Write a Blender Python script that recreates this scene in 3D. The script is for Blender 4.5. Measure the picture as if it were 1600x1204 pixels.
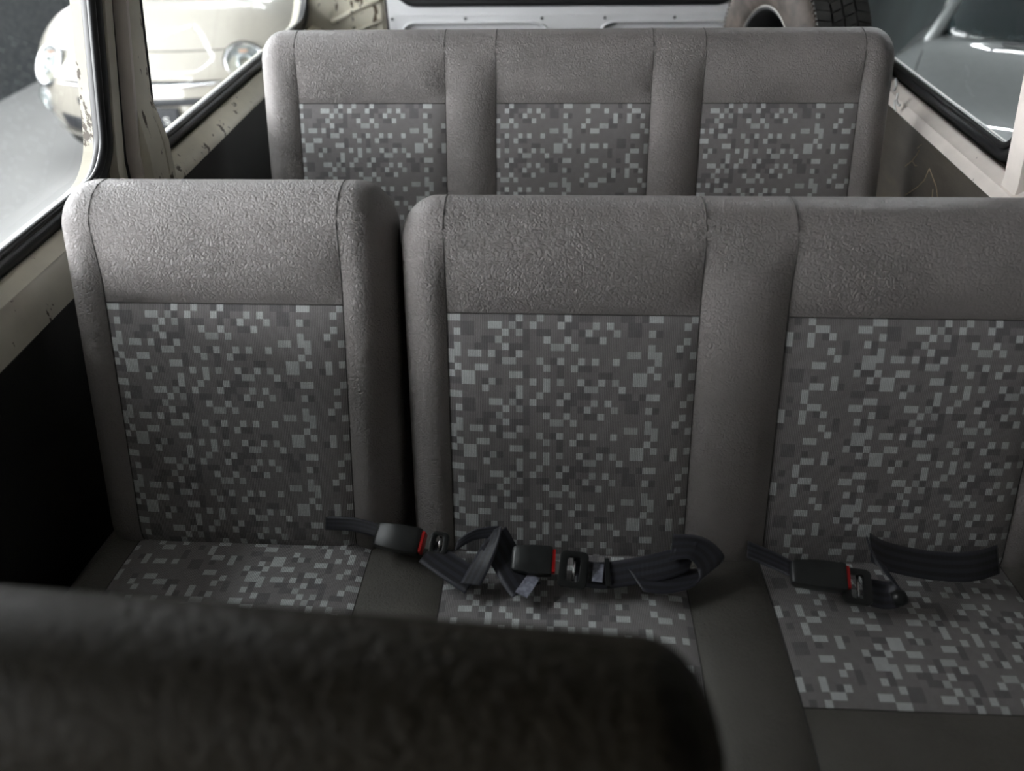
import bpy, bmesh, math, random
from mathutils import Vector, Matrix
from mathutils.bvhtree import BVHTree

for o in list(bpy.data.objects):
    bpy.data.objects.remove(o, do_unlink=True)
SC = bpy.context.scene
COL = SC.collection
random.seed(7)
pi = math.pi

# ------------------------------------------------------------------ camera
F_PX, PITCH, YAW, ROLL, CAM_Z = 1160.0, math.radians(38), math.radians(3.6), math.radians(1.2), 1.78
fh = Vector((-math.sin(YAW), math.cos(YAW), 0)); r0 = Vector((math.cos(YAW), math.sin(YAW), 0)); up = Vector((0, 0, 1))
fw = fh*math.cos(PITCH) - up*math.sin(PITCH); u0 = fh*math.sin(PITCH) + up*math.cos(PITCH)
cr = r0*math.cos(ROLL) - u0*math.sin(ROLL); cu = u0*math.cos(ROLL) + r0*math.sin(ROLL)
cd = bpy.data.cameras.new('camera'); cam = bpy.data.objects.new('camera', cd); COL.objects.link(cam)
m = Matrix((cr, cu, -fw)).transposed().to_4x4(); m.translation = (0, 0, CAM_Z)
cam.matrix_world = m
cd.sensor_fit = 'HORIZONTAL'; cd.sensor_width = 36.0; cd.lens = 36.0*F_PX/1600.0
cd.clip_start = 0.02
cd.dof.use_dof = True; cd.dof.focus_distance = 1.35; cd.dof.aperture_fstop = 2.2
SC.camera = cam

# ------------------------------------------------------------------ light and exposure
W = bpy.data.worlds.new('world'); SC.world = W; W.use_nodes = True
bg = W.node_tree.nodes['Background']; bg.inputs[0].default_value = (0.975, 0.97, 1.0, 1); bg.inputs[1].default_value = 7.2
LED_POWER = 62.0
cy = SC.cycles; cy.max_bounces = 7; cy.diffuse_bounces = 4; cy.glossy_bounces = 3; cy.transmission_bounces = 4; cy.transparent_max_bounces = 12
SC.view_settings.view_transform = 'Standard'; SC.view_settings.look = 'None'
SC.view_settings.gamma = 1.0; SC.view_settings.use_curve_mapping = False
SC.view_settings.exposure = 1.2

# ------------------------------------------------------------------ materials
def new_mat(name):
    mt = bpy.data.materials.new(name); mt.use_nodes = True
    nt = mt.node_tree; b = nt.nodes['Principled BSDF']
    return mt, nt, b
def N(nt, t, **kw):
    n = nt.nodes.new(t)
    for k, v in kw.items(): setattr(n, k, v)
    return n
def mathn(nt, op, a, b=None):
    n = N(nt, 'ShaderNodeMath', operation=op)
    for i, v in enumerate((a, b)):
        if v is None: continue
        if isinstance(v, (int, float)): n.inputs[i].default_value = v
        else: nt.links.new(v, n.inputs[i])
    return n.outputs[0]
def ramp(nt, fac, stops):
    n = N(nt, 'ShaderNodeValToRGB'); e = n.color_ramp.elements
    while len(e) < len(stops): e.new(0.5)
    for el, (p, c) in zip(e, stops):
        el.position = p; el.color = (*c, 1) if len(c) == 3 else c
    nt.links.new(fac, n.inputs[0]); return n.outputs[0]
def noise(nt, co, scale, detail=3, rough=.5):
    n = N(nt, 'ShaderNodeTexNoise'); n.inputs['Scale'].default_value = scale
    n.inputs['Detail'].default_value = detail; n.inputs['Roughness'].default_value = rough
    if co is not None: nt.links.new(co, n.inputs['Vector'])
    return n
def bump(nt, b, h, strength, dist, prev=None):
    n = N(nt, 'ShaderNodeBump'); n.inputs['Strength'].default_value = strength; n.inputs['Distance'].default_value = dist
    nt.links.new(h, n.inputs['Height'])
    if prev is not None: nt.links.new(prev, n.inputs['Normal'])
    nt.links.new(n.outputs[0], b.inputs['Normal']); return n.outputs[0]

def plain(name, c, rough=.5, metal=0, var=.15, scale=30, coat=0, spec=.5, bmp=0, bscale=300):
    mt, nt, b = new_mat(name)
    tc = N(nt, 'ShaderNodeTexCoord').outputs['Object']
    n = noise(nt, tc, scale)
    lo = tuple(x*(1-var) for x in c); hi = tuple(min(1, x*(1+var)) for x in c)
    nt.links.new(ramp(nt, n.outputs[0], [(.3, lo), (.7, hi)]), b.inputs['Base Color'])
    b.inputs['Roughness'].default_value = rough; b.inputs['Metallic'].default_value = metal
    b.inputs['Coat Weight'].default_value = coat; b.inputs['Coat Roughness'].default_value = .04
    b.inputs['Specular IOR Level'].default_value = spec
    if bmp: bump(nt, b, noise(nt, tc, bscale, 4).outputs[0], bmp, .001)
    return mt

def vinyl_mat(name, c, crack=.35, scale=150, rough=.42, spec=.5):
    mt, nt, b = new_mat(name)
    tc = N(nt, 'ShaderNodeTexCoord').outputs['Object']
    nz = noise(nt, tc, 60, 2)
    add = N(nt, 'ShaderNodeVectorMath', operation='MULTIPLY_ADD')
    nt.links.new(nz.outputs['Color'], add.inputs[0]); add.inputs[1].default_value = (.02, .02, .02); nt.links.new(tc, add.inputs[2])
    v = N(nt, 'ShaderNodeTexVoronoi', feature='DISTANCE_TO_EDGE'); v.inputs['Scale'].default_value = scale
    nt.links.new(add.outputs[0], v.inputs['Vector'])
    v2 = N(nt, 'ShaderNodeTexVoronoi', feature='DISTANCE_TO_EDGE'); v2.inputs['Scale'].default_value = scale*2.6
    nt.links.new(add.outputs[0], v2.inputs['Vector'])
    h1 = ramp(nt, v.outputs['Distance'], [(0, (0, 0, 0)), (.16, (1, 1, 1))])
    h2 = ramp(nt, v2.outputs['Distance'], [(0, (0, 0, 0)), (.22, (1, 1, 1))])
    big = noise(nt, tc, 7, 2)
    msk = ramp(nt, big.outputs[0], [(.36, (.4, .4, .4)), (.62, (1, 1, 1))])
    mul = mathn(nt, 'MULTIPLY', h1, msk)
    hs = mathn(nt, 'ADD', mul, mathn(nt, 'MULTIPLY', h2, .35))
    bump(nt, b, hs, crack, .0026)
    cn = noise(nt, tc, 9, 4)
    col = ramp(nt, cn.outputs[0], [(.3, tuple(x*.88 for x in c)), (.7, tuple(x*1.12 for x in c))])
    nt.links.new(col, b.inputs['Base Color'])
    nt.links.new(ramp(nt, cn.outputs[0], [(.3, (rough*.85,)*3), (.7, (rough*1.15,)*3)]), b.inputs['Roughness'])
    b.inputs['Specular IOR Level'].default_value = spec
    return mt

def fabric_mat(name):
    mt, nt, b = new_mat(name)
    at = N(nt, 'ShaderNodeAttribute'); at.attribute_name = 'pattern'
    uv = N(nt, 'ShaderNodeUVMap'); sep = N(nt, 'ShaderNodeSeparateXYZ'); nt.links.new(uv.outputs[0], sep.inputs[0])
    sx = mathn(nt, 'SINE', mathn(nt, 'MULTIPLY', sep.outputs[0], 2*pi*4))
    sy = mathn(nt, 'SINE', mathn(nt, 'MULTIPLY', sep.outputs[1], 2*pi*6))
    wv = mathn(nt, 'ADD', mathn(nt, 'MULTIPLY', sx, .42), mathn(nt, 'MULTIPLY', sy, .10))
    wv = mathn(nt, 'ADD', wv, .92)
    tc = N(nt, 'ShaderNodeTexCoord').outputs['Object']
    nz = noise(nt, tc, 700, 2).outputs[0]
    wv = mathn(nt, 'MULTIPLY', wv, mathn(nt, 'ADD', mathn(nt, 'MULTIPLY', nz, .5), .75))
    vm = N(nt, 'ShaderNodeVectorMath', operation='SCALE')
    nt.links.new(at.outputs['Color'], vm.inputs[0]); nt.links.new(wv, vm.inputs['Scale'])
    nt.links.new(vm.outputs[0], b.inputs['Base Color'])
    b.inputs['Roughness'].default_value = .75
    b.inputs['Sheen Weight'].default_value = .15; b.inputs['Specular IOR Level'].default_value = .3
    bump(nt, b, mathn(nt, 'ADD', sx, mathn(nt, 'MULTIPLY', sy, .5)), .2, .0005)
    return mt

def painted_metal(name, c, chips=.60, tint=(.10, .075, .05)):
    mt, nt, b = new_mat(name)
    tc = N(nt, 'ShaderNodeTexCoord').outputs['Object']
    mp = N(nt, 'ShaderNodeMapping'); mp.inputs['Scale'].default_value = (1, 1, .45); nt.links.new(tc, mp.inputs[0])
    a = noise(nt, mp.outputs[0], 38, 5, .65).outputs[0]
    k = noise(nt, tc, 5, 1).outputs[0]
    s = mathn(nt, 'ADD', a, mathn(nt, 'MULTIPLY', k, .25))
    msk = ramp(nt, s, [(chips+.10, (0, 0, 0)), (chips+.125, (1, 1, 1))])
    d = noise(nt, tc, 14, 4).outputs[0]
    basec = ramp(nt, d, [(.3, tuple(x*.86 for x in c)), (.65, c)])
    mx = N(nt, 'ShaderNodeMix', data_type='RGBA')
    nt.links.new(msk, mx.inputs[0]); nt.links.new(basec, mx.inputs[6]); mx.inputs[7].default_value = (*tint, 1)
    nt.links.new(mx.outputs[2], b.inputs['Base Color'])
    b.inputs['Roughness'].default_value = .38
    bump(nt, b, msk, -.25, .001)
    return mt

def glass_mat(name, tint=(.94, .97, .96), refl=.07):
    mt = bpy.data.materials.new(name); mt.use_nodes = True; nt = mt.node_tree
    nt.nodes.remove(nt.nodes['Principled BSDF']); out = nt.nodes['Material Output']
    t = N(nt, 'ShaderNodeBsdfTransparent'); t.inputs[0].default_value = (*tint, 1)
    g = N(nt, 'ShaderNodeBsdfGlossy'); g.inputs['Roughness'].default_value = .02
    fr = N(nt, 'ShaderNodeLayerWeight'); fr.inputs[0].default_value = .35
    f = mathn(nt, 'ADD', mathn(nt, 'MULTIPLY', fr.outputs['Fresnel'], refl), .015)
    mx = N(nt, 'ShaderNodeMixShader'); nt.links.new(f, mx.inputs[0])
    nt.links.new(t.outputs[0], mx.inputs[1]); nt.links.new(g.outputs[0], mx.inputs[2])
    nt.links.new(mx.outputs[0], out.inputs[0]); return mt

def emit_mat(name, c, s):
    mt = bpy.data.materials.new(name); mt.use_nodes = True; nt = mt.node_tree
    nt.nodes.remove(nt.nodes['Principled BSDF'])
    e = N(nt, 'ShaderNodeEmission'); e.inputs[0].default_value = (*c, 1); e.inputs[1].default_value = s
    nt.links.new(e.outputs[0], nt.nodes['Material Output'].inputs[0]); return mt

def webbing_mat(name):
    mt, nt, b = new_mat(name)
    uv = N(nt, 'ShaderNodeUVMap'); sep = N(nt, 'ShaderNodeSeparateXYZ'); nt.links.new(uv.outputs[0], sep.inputs[0])
    s = mathn(nt, 'SINE', mathn(nt, 'MULTIPLY', sep.outputs[0], 2*pi*3.5))
    col = ramp(nt, mathn(nt, 'ADD', mathn(nt, 'MULTIPLY', s, .5), .5), [(.35, (.011, .011, .015)), (.65, (.026, .026, .038))])
    nt.links.new(col, b.inputs['Base Color']); b.inputs['Roughness'].default_value = .5
    t = mathn(nt, 'SINE', mathn(nt, 'MULTIPLY', sep.outputs[1], 900))
    bump(nt, b, t, .15, .0003); b.inputs['Sheen Weight'].default_value = .2
    return mt

def board_mat(name, c):
    mt, nt, b = new_mat(name)
    tc = N(nt, 'ShaderNodeTexCoord').outputs['Object']
    mp = N(nt, 'ShaderNodeMapping'); mp.inputs['Scale'].default_value = (1, .5, 2); nt.links.new(tc, mp.inputs[0])
    n = noise(nt, mp.outputs[0], 6, 6, .65).outputs[0]
    n2 = noise(nt, tc, 260, 2).outputs[0]
    col = ramp(nt, n, [(.3, tuple(x*.55 for x in c)), (.55, c), (.75, (c[0]*1.7, c[1]*1.6, c[2]*1.4))])
    nt.links.new(col, b.inputs['Base Color']); b.inputs['Roughness'].default_value = .55
    bump(nt, b, n2, .3, .001); return mt

M = {}
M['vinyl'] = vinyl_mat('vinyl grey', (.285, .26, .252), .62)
M['vinyl_shaded'] = vinyl_mat('vinyl cushion shaded', (.14, .132, .118), .35, spec=.3)  # darker copy of the grey vinyl; cushion shade is put into its colour
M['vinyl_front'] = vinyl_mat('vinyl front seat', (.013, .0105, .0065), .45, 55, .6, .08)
M['fabric'] = fabric_mat('mosaic fabric')
M['seam'] = plain('seam thread', (.06, .056, .053), .7)
M['cream'] = painted_metal('cream chipped paint', (.74, .70, .58), .632)
M['cream_clean'] = painted_metal('cream paint', (.76, .72, .61), .70)
M['cream_pale'] = painted_metal('pale cream paint', (.84, .77, .71), .72)
M['tailgate'] = plain('tailgate paint', (.70, .70, .71), .35, var=.04, scale=8)
M['rubber'] = plain('black rubber', (.012, .012, .013), .38, var=.3)
M['seal'] = plain('door seal', (.03, .026, .024), .8)
M['board'] = board_mat('brown board', (.085, .073, .060))
M['board_black'] = board_mat('black board', (.013, .012, .010))
M['glass'] = glass_mat('window glass')
M['headliner'] = plain('headliner', (.36, .355, .34), .8, var=.04)
M['hall_ceiling'] = plain('hall ceiling', (.30, .30, .30), .8)
M['mat'] = plain('rubber floor mat', (.02, .02, .02), .8)
M['dark_steel'] = plain('black steel', (.02, .02, .02), .5)
M['scratch'] = plain('scratch', (.42, .33, .22), .8)
M['plastic'] = plain('black plastic', (.017, .018, .018), .33, var=.2, bmp=.08, bscale=600)
M['plastic_worn'] = plain('worn black plastic', (.026, .028, .028), .30, var=.25, bmp=.1, bscale=500)
M['red'] = plain('red button', (.62, .012, .012), .35)
M['chrome'] = plain('chrome', (.75, .75, .76), .12, 1, var=.05)
M['webbing'] = webbing_mat('belt webbing')
M['label'] = plain('belt label', (.30, .31, .38), .6, var=.5, scale=120)
M['tyre'] = plain('tyre rubber', (.055, .054, .051), .65, var=.4, scale=25, bmp=.25, bscale=90)
M['tyre_side'] = plain('dusty tyre sidewall', (.058, .046, .038), .7, var=.6, scale=22, bmp=.25, bscale=70)
M['rim'] = plain('black rim', (.018, .018, .018), .4)
M['rim_edge'] = plain('worn rim edge', (.32, .31, .29), .4, .5)
M['fiat'] = plain('ivory car paint', (.40, .375, .325), .4, var=.02, coat=1)
M['silver'] = plain('silver grey car paint', (.20, .215, .215), .5, .15, var=.04, coat=1)
M['car_glass'] = plain('dark windscreen', (.02, .03, .032), .06, var=.2, coat=1)
M['car_black'] = plain('car black trim', (.025, .027, .03), .5)
M['mesh'] = plain('black grille mesh', (.035, .037, .042), .6, var=.5, scale=250)
M['lamp_lens'] = plain('headlamp reflector', (.42, .43, .45), .2, .35, var=.35, scale=40, coat=1)
M['lamp_orange'] = plain('orange indicator', (.50, .30, .22), .3)
M['white'] = plain('white plate letter', (.8, .8, .78), .5, var=.02)
M['ground'] = plain('polished grey floor', (.50, .495, .49), .3, var=.10, scale=1.2)
M['hall_wall'] = plain('dark grey hall wall', (.075, .082, .088), .85, var=.35, scale=30, bmp=.3, bscale=60)
M['hall_green'] = plain('dark green grey hall wall', (.045, .062, .062), .6, var=.35, scale=2)
M['led'] = emit_mat('led tube light', (.93, .97, 1.0), LED_POWER)
M['pale_green'] = plain('pale seat cover', (.30, .36, .33), .7)

# ------------------------------------------------------------------ object helpers
def meta(o, label=None, cat=None, group=None, kind=None):
    for k, v in (('label', label), ('category', cat), ('group', group), ('kind', kind)):
        if v: o[k] = v
    return o
def thing(name, label, cat, loc=(0, 0, 0), rotz=0, group=None):
    o = bpy.data.objects.new(name, None); COL.objects.link(o)
    o.location = loc; o.rotation_euler = (0, 0, rotz); o.empty_display_size = .05
    return meta(o, label, cat, group)
def root_of(o):
    while o.parent: o = o.parent
    return o
def make(name, verts, faces, mat, parent=None, smooth=False, bev=0, world=True, solid=0, uvs=None, cols=None, auto=None):
    """verts are world coordinates (world=True) or the thing's own coordinates"""
    me = bpy.data.meshes.new(name)
    off = root_of(parent).location.copy() if (parent and world) else Vector((0, 0, 0))
    me.from_pydata([tuple(Vector(v)-off) for v in verts], [], faces)
    if uvs is not None:
        ul = me.uv_layers.new(name='UVMap')
        for l in me.loops: ul.data[l.index].uv = uvs[l.vertex_index]
    if cols is not None:
        ca = me.color_attributes.new('pattern', 'FLOAT_COLOR', 'CORNER')
        for p in me.polygons:
            for li in p.loop_indices: ca.data[li].color = (*cols[p.index], 1)
    bm = bmesh.new(); bm.from_mesh(me)
    if cols is None and uvs is None:
        bmesh.ops.recalc_face_normals(bm, faces=bm.faces)
    if solid:
        bmesh.ops.recalc_face_normals(bm, faces=bm.faces)
        bmesh.ops.solidify(bm, geom=bm.faces[:], thickness=solid)
    if bev:
        bmesh.ops.bevel(bm, geom=[e for e in bm.edges if len(e.link_faces) == 2 and e.calc_face_angle() > .5],
                        offset=bev, segments=2, profile=.6, affect='EDGES')
    bm.to_mesh(me); bm.free()
    if smooth or bev:
        for p in me.polygons: p.use_smooth = True
        if auto is not None or bev:
            try: me.set_sharp_from_angle(angle=auto if auto is not None else math.radians(35))
            except Exception: pass
    me.materials.append(mat)
    o = bpy.data.objects.new(name, me); COL.objects.link(o)
    if parent: o.parent = parent
    return o
def box_geo(c, s, rot=None):
    vs = []; fs = [(0, 1, 3, 2), (4, 6, 7, 5), (0, 4, 5, 1), (2, 3, 7, 6), (0, 2, 6, 4), (1, 5, 7, 3)]
    for dx in (-.5, .5):
        for dy in (-.5, .5):
            for dz in (-.5, .5):
                v = Vector((dx*s[0], dy*s[1], dz*s[2]))
                if rot is not None: v = rot @ v
                vs.append(v + Vector(c))
    return vs, fs
def box(name, c, s, mat, parent=None, bev=0, rot=None, world=True):
    vs, fs = box_geo(c, s, rot); return make(name, vs, fs, mat, parent, bev=bev, world=world)
def tube_geo(pts, r, seg=8, closed=False, flat=1.0, nrm=None):
    pts = [Vector(p) for p in pts]; n = len(pts); vs = []; fs = []
    for i, p in enumerate(pts):
        a = pts[(i-1) % n] if (closed or i > 0) else pts[i]
        b = pts[(i+1) % n] if (closed or i < n-1) else pts[i]
        t = (b-a).normalized()
        ref = nrm if nrm is not None else (Vector((0, 0, 1)) if abs(t.z) < .9 else Vector((1, 0, 0)))
        s = t.cross(ref).normalized(); q = s.cross(t).normalized()
        for k in range(seg):
            an = 2*pi*k/seg
            vs.append(p + s*math.cos(an)*r + q*math.sin(an)*r*flat)
    m = n if closed else n-1
    for i in range(m):
        j = (i+1) % n
        for k in range(seg):
            l = (k+1) % seg; fs.append((i*seg+k, i*seg+l, j*seg+l, j*seg+k))
    if not closed:
        fs.append(tuple(range(seg))[::-1]); fs.append(tuple((n-1)*seg+k for k in range(seg)))
    return vs, fs
def tube(name, pts, r, mat, parent=None, seg=8, closed=False, flat=1.0, nrm=None, world=True):
    vs, fs = tube_geo(pts, r, seg, closed, flat, nrm)
    return make(name, vs, fs, mat, parent, smooth=True, world=world)
def lathe_geo(prof, seg, axis_o, ax, close=False):
    """prof: list of (r, h) ; ax unit axis"""
    ax = Vector(ax).normalized(); s = ax.orthogonal().normalized(); q = ax.cross(s)
    vs = []; fs = []; n = len(prof)
    for k in range(seg):
        a = 2*pi*k/seg
        for (r, h) in prof: vs.append(Vector(axis_o) + ax*h + (s*math.cos(a)+q*math.sin(a))*r)
    m = n if close else n-1
    for k in range(seg):
        l = (k+1) % seg
        for i in range(m):
            j = (i+1) % n; fs.append((k*n+i, k*n+j, l*n+j, l*n+i))
    return vs, fs
def join_geo(lst):
    V = []; Fs = []
    for vs, fs in lst:
        b = len(V); V += list(vs); Fs += [tuple(i+b for i in f) for f in fs]
    return V, Fs
def shear(lp, k, zr=1.208): return [(a+k*(b-zr), b) for a, b in lp]
def rrect(y0, y1, z0, z1, r, seg=8):
    """rounded rectangle loop, list of (a, b)"""
    out = []
    for cy, cz, a0 in ((y1-r, z1-r, 0), (y0+r, z1-r, 90), (y0+r, z0+r, 180), (y1-r, z0+r, 270)):
        for k in range(seg+1):
            a = math.radians(a0 + 90*k/seg); out.append((cy+r*math.cos(a), cz+r*math.sin(a)))
    return out
def holed_plate(name, outer, holes, fmap, thick, mat, parent=None):
    """flat outline with holes; fmap(a, b) -> world point; solid thickness"""
    bm = bmesh.new()
    for lp in [outer]+holes:
        vs = [bm.verts.new((a, b, 0)) for a, b in lp]
        for i in range(len(vs)): bm.edges.new((vs[i], vs[(i+1) % len(vs)]))
    bmesh.ops.triangle_fill(bm, use_beauty=True, edges=bm.edges[:])
    bm.verts.index_update()
    V = [Vector(fmap(v.co.x, v.co.y)) for v in bm.verts]; Fs = [tuple(v.index for v in f.verts) for f in bm.faces]
    n = len(V); tv = Vector(thick); eb = [(e.verts[0].index, e.verts[1].index) for e in bm.edges if len(e.link_faces) == 1]
    bm.free()
    V2 = V+[v+tv for v in V]; F2 = Fs+[tuple(i+n for i in f[::-1]) for f in Fs]+[(a, b, b+n, a+n) for a, b in eb]
    return make(name, V2, F2, mat, parent)

# ================================================================== THE VAN
XC, HW = .03, .88             # middle of the van, half width at the window sills
def wx(z, side):              # inner face of the side above the sills (leans inwards)
    return XC + side*(HW - .20*(z-1.24))

# ---- shell
floor = box('floor', (XC, 1.0, .45), (1.84, 3.9, .06), M['mat']); meta(floor, 'black rubber mat on the van cabin floor', kind='structure')
ceil = box('ceiling', (XC, 1.0, 1.955), (1.78, 3.9, .05), M['headliner'], bev=.01); meta(ceil, 'pale headliner of the van roof', kind='structure')
wf = holed_plate('wall_front', [(XC-.92, .42), (XC+.92, .42), (XC+.80, 1.94), (XC-.80, 1.94)], [rrect(XC-.74, XC+.74, 1.22, 1.82, .10)],
                 lambda a, b: (a, -.97+.12*(b-1.2), b), (0, -.03, 0), M['headliner']); meta(wf, 'front end of the van cab around the windscreen', kind='structure')
q = [(a, -.975+.12*(b-1.2), b) for a, b in rrect(XC-.75, XC+.75, 1.21, 1.83, .10)]
make('windscreen', q, [tuple(range(len(q)))], M['glass'], wf)

def side_wall(side, nm, lab, wins, doors):
    outer = [(-.95, 1.185), (2.95, 1.185), (2.95, 1.94), (-.95, 1.94)]
    holes = [shear(rrect(a, b, z0, z1, r), k) for a, b, z0, z1, r, k in wins]
    w = holed_plate(nm, outer, holes, lambda a, b: (wx(b, side)+side*.004, a, b), (side*.03, 0, 0), doors)
    meta(w, lab, kind='structure')
    low = box('lower_skin', (XC+side*(HW+.012), 1.0, .81), (.02, 3.9, .76), doors, w)
    return w
wl = side_wall(-1, 'wall_left', 'cream painted van side with sliding door on the left',
               [(-.72, .22, 1.208, 1.76, .075, .0), (.42, 1.312, 1.238, 1.76, .075, .145), (1.492, 2.72, 1.208, 1.76, .085, 0)], M['cream'])
wr = side_wall(1, 'wall_right', 'pale cream painted van side on the right',
               [(-.72, .08, 1.208, 1.76, .075, .0), (.20, 1.36, 1.208, 1.76, .075, 0), (1.445, 2.72, 1.208, 1.76, .085, 0)], M['cream_pale'])

def window(n, side, y0, y1, z0, z1, r, lab, sh=0):
    loop = shear(rrect(y0, y1, z0, z1, r, 10), sh)
    w = tube('window_%d' % n, [(wx(b, side)-side*.004, a, b) for a, b in loop], .0165, M['rubber'], None, 10, True, 1.0, Vector((1, 0, 0)))
    meta(w, lab, kind='structure')
    tube('rubber_lip', [(wx(b, side)-side*.013, a, b) for a, b in shear(rrect(y0+.018, y1-.018, z0+.018, z1-.018, max(.02, r-.018), 10), sh)], .007, M['rubber'], w, 8, True, 1.0, Vector((1, 0, 0)))
    me = [(wx(b, side)+side*.008, a, b) for a, b in shear(rrect(y0+.004, y1-.004, z0+.004, z1-.004, r, 10), sh)]
    make('glass_pane', me, [tuple(range(len(me)))], M['glass'], w)
    return w
window(1, -1, .42, 1.312, 1.238, 1.76, .075, 'black rubber framed sliding door window on the left', .145)
window(2, -1, 1.492, 2.72, 1.208, 1.76, .085, 'black rubber framed rear side window on the left')
window(3, 1, .20, 1.36, 1.208, 1.76, .075, 'black rubber framed middle window on the right')
window(4, 1, 1.445, 2.72, 1.208, 1.76, .085, 'black rubber framed rear side window on the right')

window(5, -1, -.72, .22, 1.208, 1.76, .075, 'black rubber framed cab window on the left')
window(6, 1, -.72, .08, 1.208, 1.76, .075, 'black rubber framed cab window on the right')

# sills: a sloping strip with a rolled upper edge, then a vertical face down to the board
def sill(parent, side, y0, y1, mat, zlow, xin, dz=0):
    prof = [(HW-.010, 1.194), (HW-.022, 1.199), (HW-.029, 1.196), (HW-.037, 1.188), (HW-.046, 1.183), (xin+.008, 1.177), (xin, 1.170), (xin, zlow)]
    V = []; Fs = []
    for y in (y0, y1):
        for x, z in prof: V.append((XC+side*x, y, z+dz))
    n = len(prof)
    for i in range(n-1): Fs.append((i, i+1, n+i+1, n+i))
    return make('sill', V, Fs, mat, parent, smooth=True, solid=.004, auto=math.radians(50))
sill(wl, -1, 1.455, 2.78, M['cream'], 1.150, .822)
sill(wl, -1, -.9, 1.335, M['cream_clean'], 1.098, .842, .028)
sill(wr, 1, -.9, 2.78, M['cream_pale'], 1.150, .826)
# hardboard linings
t = box('trim_1', (XC-.826, 2.11, .81), (.012, 1.32, .70), M['board_black'], bev=.002); meta(t, 'black lining board under the rear left window', kind='structure')
t = box('trim_2', (XC-.846, .22, .80), (.012, 2.2, .66), M['board_black'], bev=.002); meta(t, 'black lining board inside the sliding door', kind='structure')
t = box('trim_3', (XC+.830, .95, .80), (.012, 3.7, .72), M['board'], bev=.002); meta(t, 'scuffed brown lining board along the right side', kind='structure')
def scratch(pts, r=.0007):
    tube('scratch', [(XC+.8238, y, z) for y, z in pts], r, M['scratch'], t, 5)
scratch([(1.790, 1.075), (1.765, 1.098), (1.752, 1.118), (1.748, 1.130)], .0012)
scratch([(1.765, 1.098), (1.745, 1.094), (1.735, 1.098)])
scratch([(1.745, 1.02), (1.70, 1.06), (1.680, 1.085), (1.675, 1.115)], .0011)
scratch([(1.675, 1.115), (1.62, 1.095), (1.56, 1.05), (1.53, .99), (1.54, .94)], .0008)
scratch([(1.63, 1.085), (1.615, 1.06), (1.605, 1.05)])
scratch([(1.76, 1.13), (1.745, 1.145)])
scratch([(1.70, .945), (1.698, .965)], .001)

for k, pts in enumerate([[(1.93, 1.205), (1.925, 1.19), (1.91, 1.182), (1.90, 1.186)], [(1.925, 1.19), (1.915, 1.175), (1.90, 1.172)], [(1.945, 1.235), (1.93, 1.225), (1.935, 1.21)]]):
    tube('torn_tape', [(XC+.816-.004*k, y, z) for y, z in pts], .0028, M['white'], wr, 6)
# ---- pillar between sliding door and rear side window
def strip(name, parent, ya, yb, off0, off1, mat, z0=.5, z1=1.93, la=.14, lb=.14, bev=.003, foot=0):
    """upright strip following the leaning side; off = how far it stands in from the wall"""
    V = []; Fs = []; zs = [z0, .9, 1.15, 1.25, 1.34, 1.42, 1.6, 1.8, z1]; zs = [z for z in zs if z0-1e-6 <= z <= z1+1e-6]; zs = sorted(set(zs))
    for z in zs:
        l0, l1 = la*max(0, z-1.2), lb*max(0, z-1.2)
        xb = wx(max(z, 1.2), -1); ft = foot*min(1, max(0, (1.34-z)/.09))
        for o, y in ((off0, ya+l0), (off1+ft, ya+l0), (off1+ft, yb+l1), (off0, yb+l1)): V.append((xb+o, y, z))
    for i in range(len(zs)-1):
        for k in range(4):
            j = (k+1) % 4; Fs.append((i*4+k, i*4+j, i*4+4+j, i*4+4+k))
    Fs += [(3, 2, 1, 0), tuple(len(V)-4+k for k in range(4))]
    return make(name, V, Fs, mat, parent, bev=bev)
strip('door_frame_strip', wl, 1.322, 1.352, .002, .022, M['cream_clean'], 1.0, la=.145, lb=.135)
strip('door_seal', wl, 1.352, 1.374, -.002, .016, M['seal'], 1.0, la=.135, lb=.11)
strip('door_edge', wl, 1.374, 1.384, .0, .040, M['cream_pale'], 1.0, la=.11, lb=.11)
pl = strip('pillar_face', wl, 1.384, 1.452, .002, .038, M['cream'], .5, la=.11, lb=.03, foot=.020)
strip('pillar_flange', wl, 1.453, 1.476, .002, .034, M['cream'], .9, la=.03, lb=-.01, foot=.026)
vs, fs = lathe_geo([(0, 0), (.006, 0), (.006, .002)], 14, (wx(1.33, -1)+.0372, 1.437, 1.33), (1, 0, 0))
make('hole', vs, fs, M['rubber'], wl)

# right pillar at the edge of the picture
V = []
for z in (.5, 1.2, 1.93):
    xb = wx(max(z, 1.2), 1)
    V += [(xb-.002, 1.355, z), (xb-.05, 1.365, z), (xb-.05, 1.42, z), (xb-.002, 1.43, z)]
Fs = [(i*4+k, i*4+(k+1) % 4, i*4+4+(k+1) % 4, i*4+4+k) for i in range(2) for k in range(4)]+[(3, 2, 1, 0), (8, 9, 10, 11)]
make('pillar_face', V, Fs, M['cream_pale'], wr, bev=.004)

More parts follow.
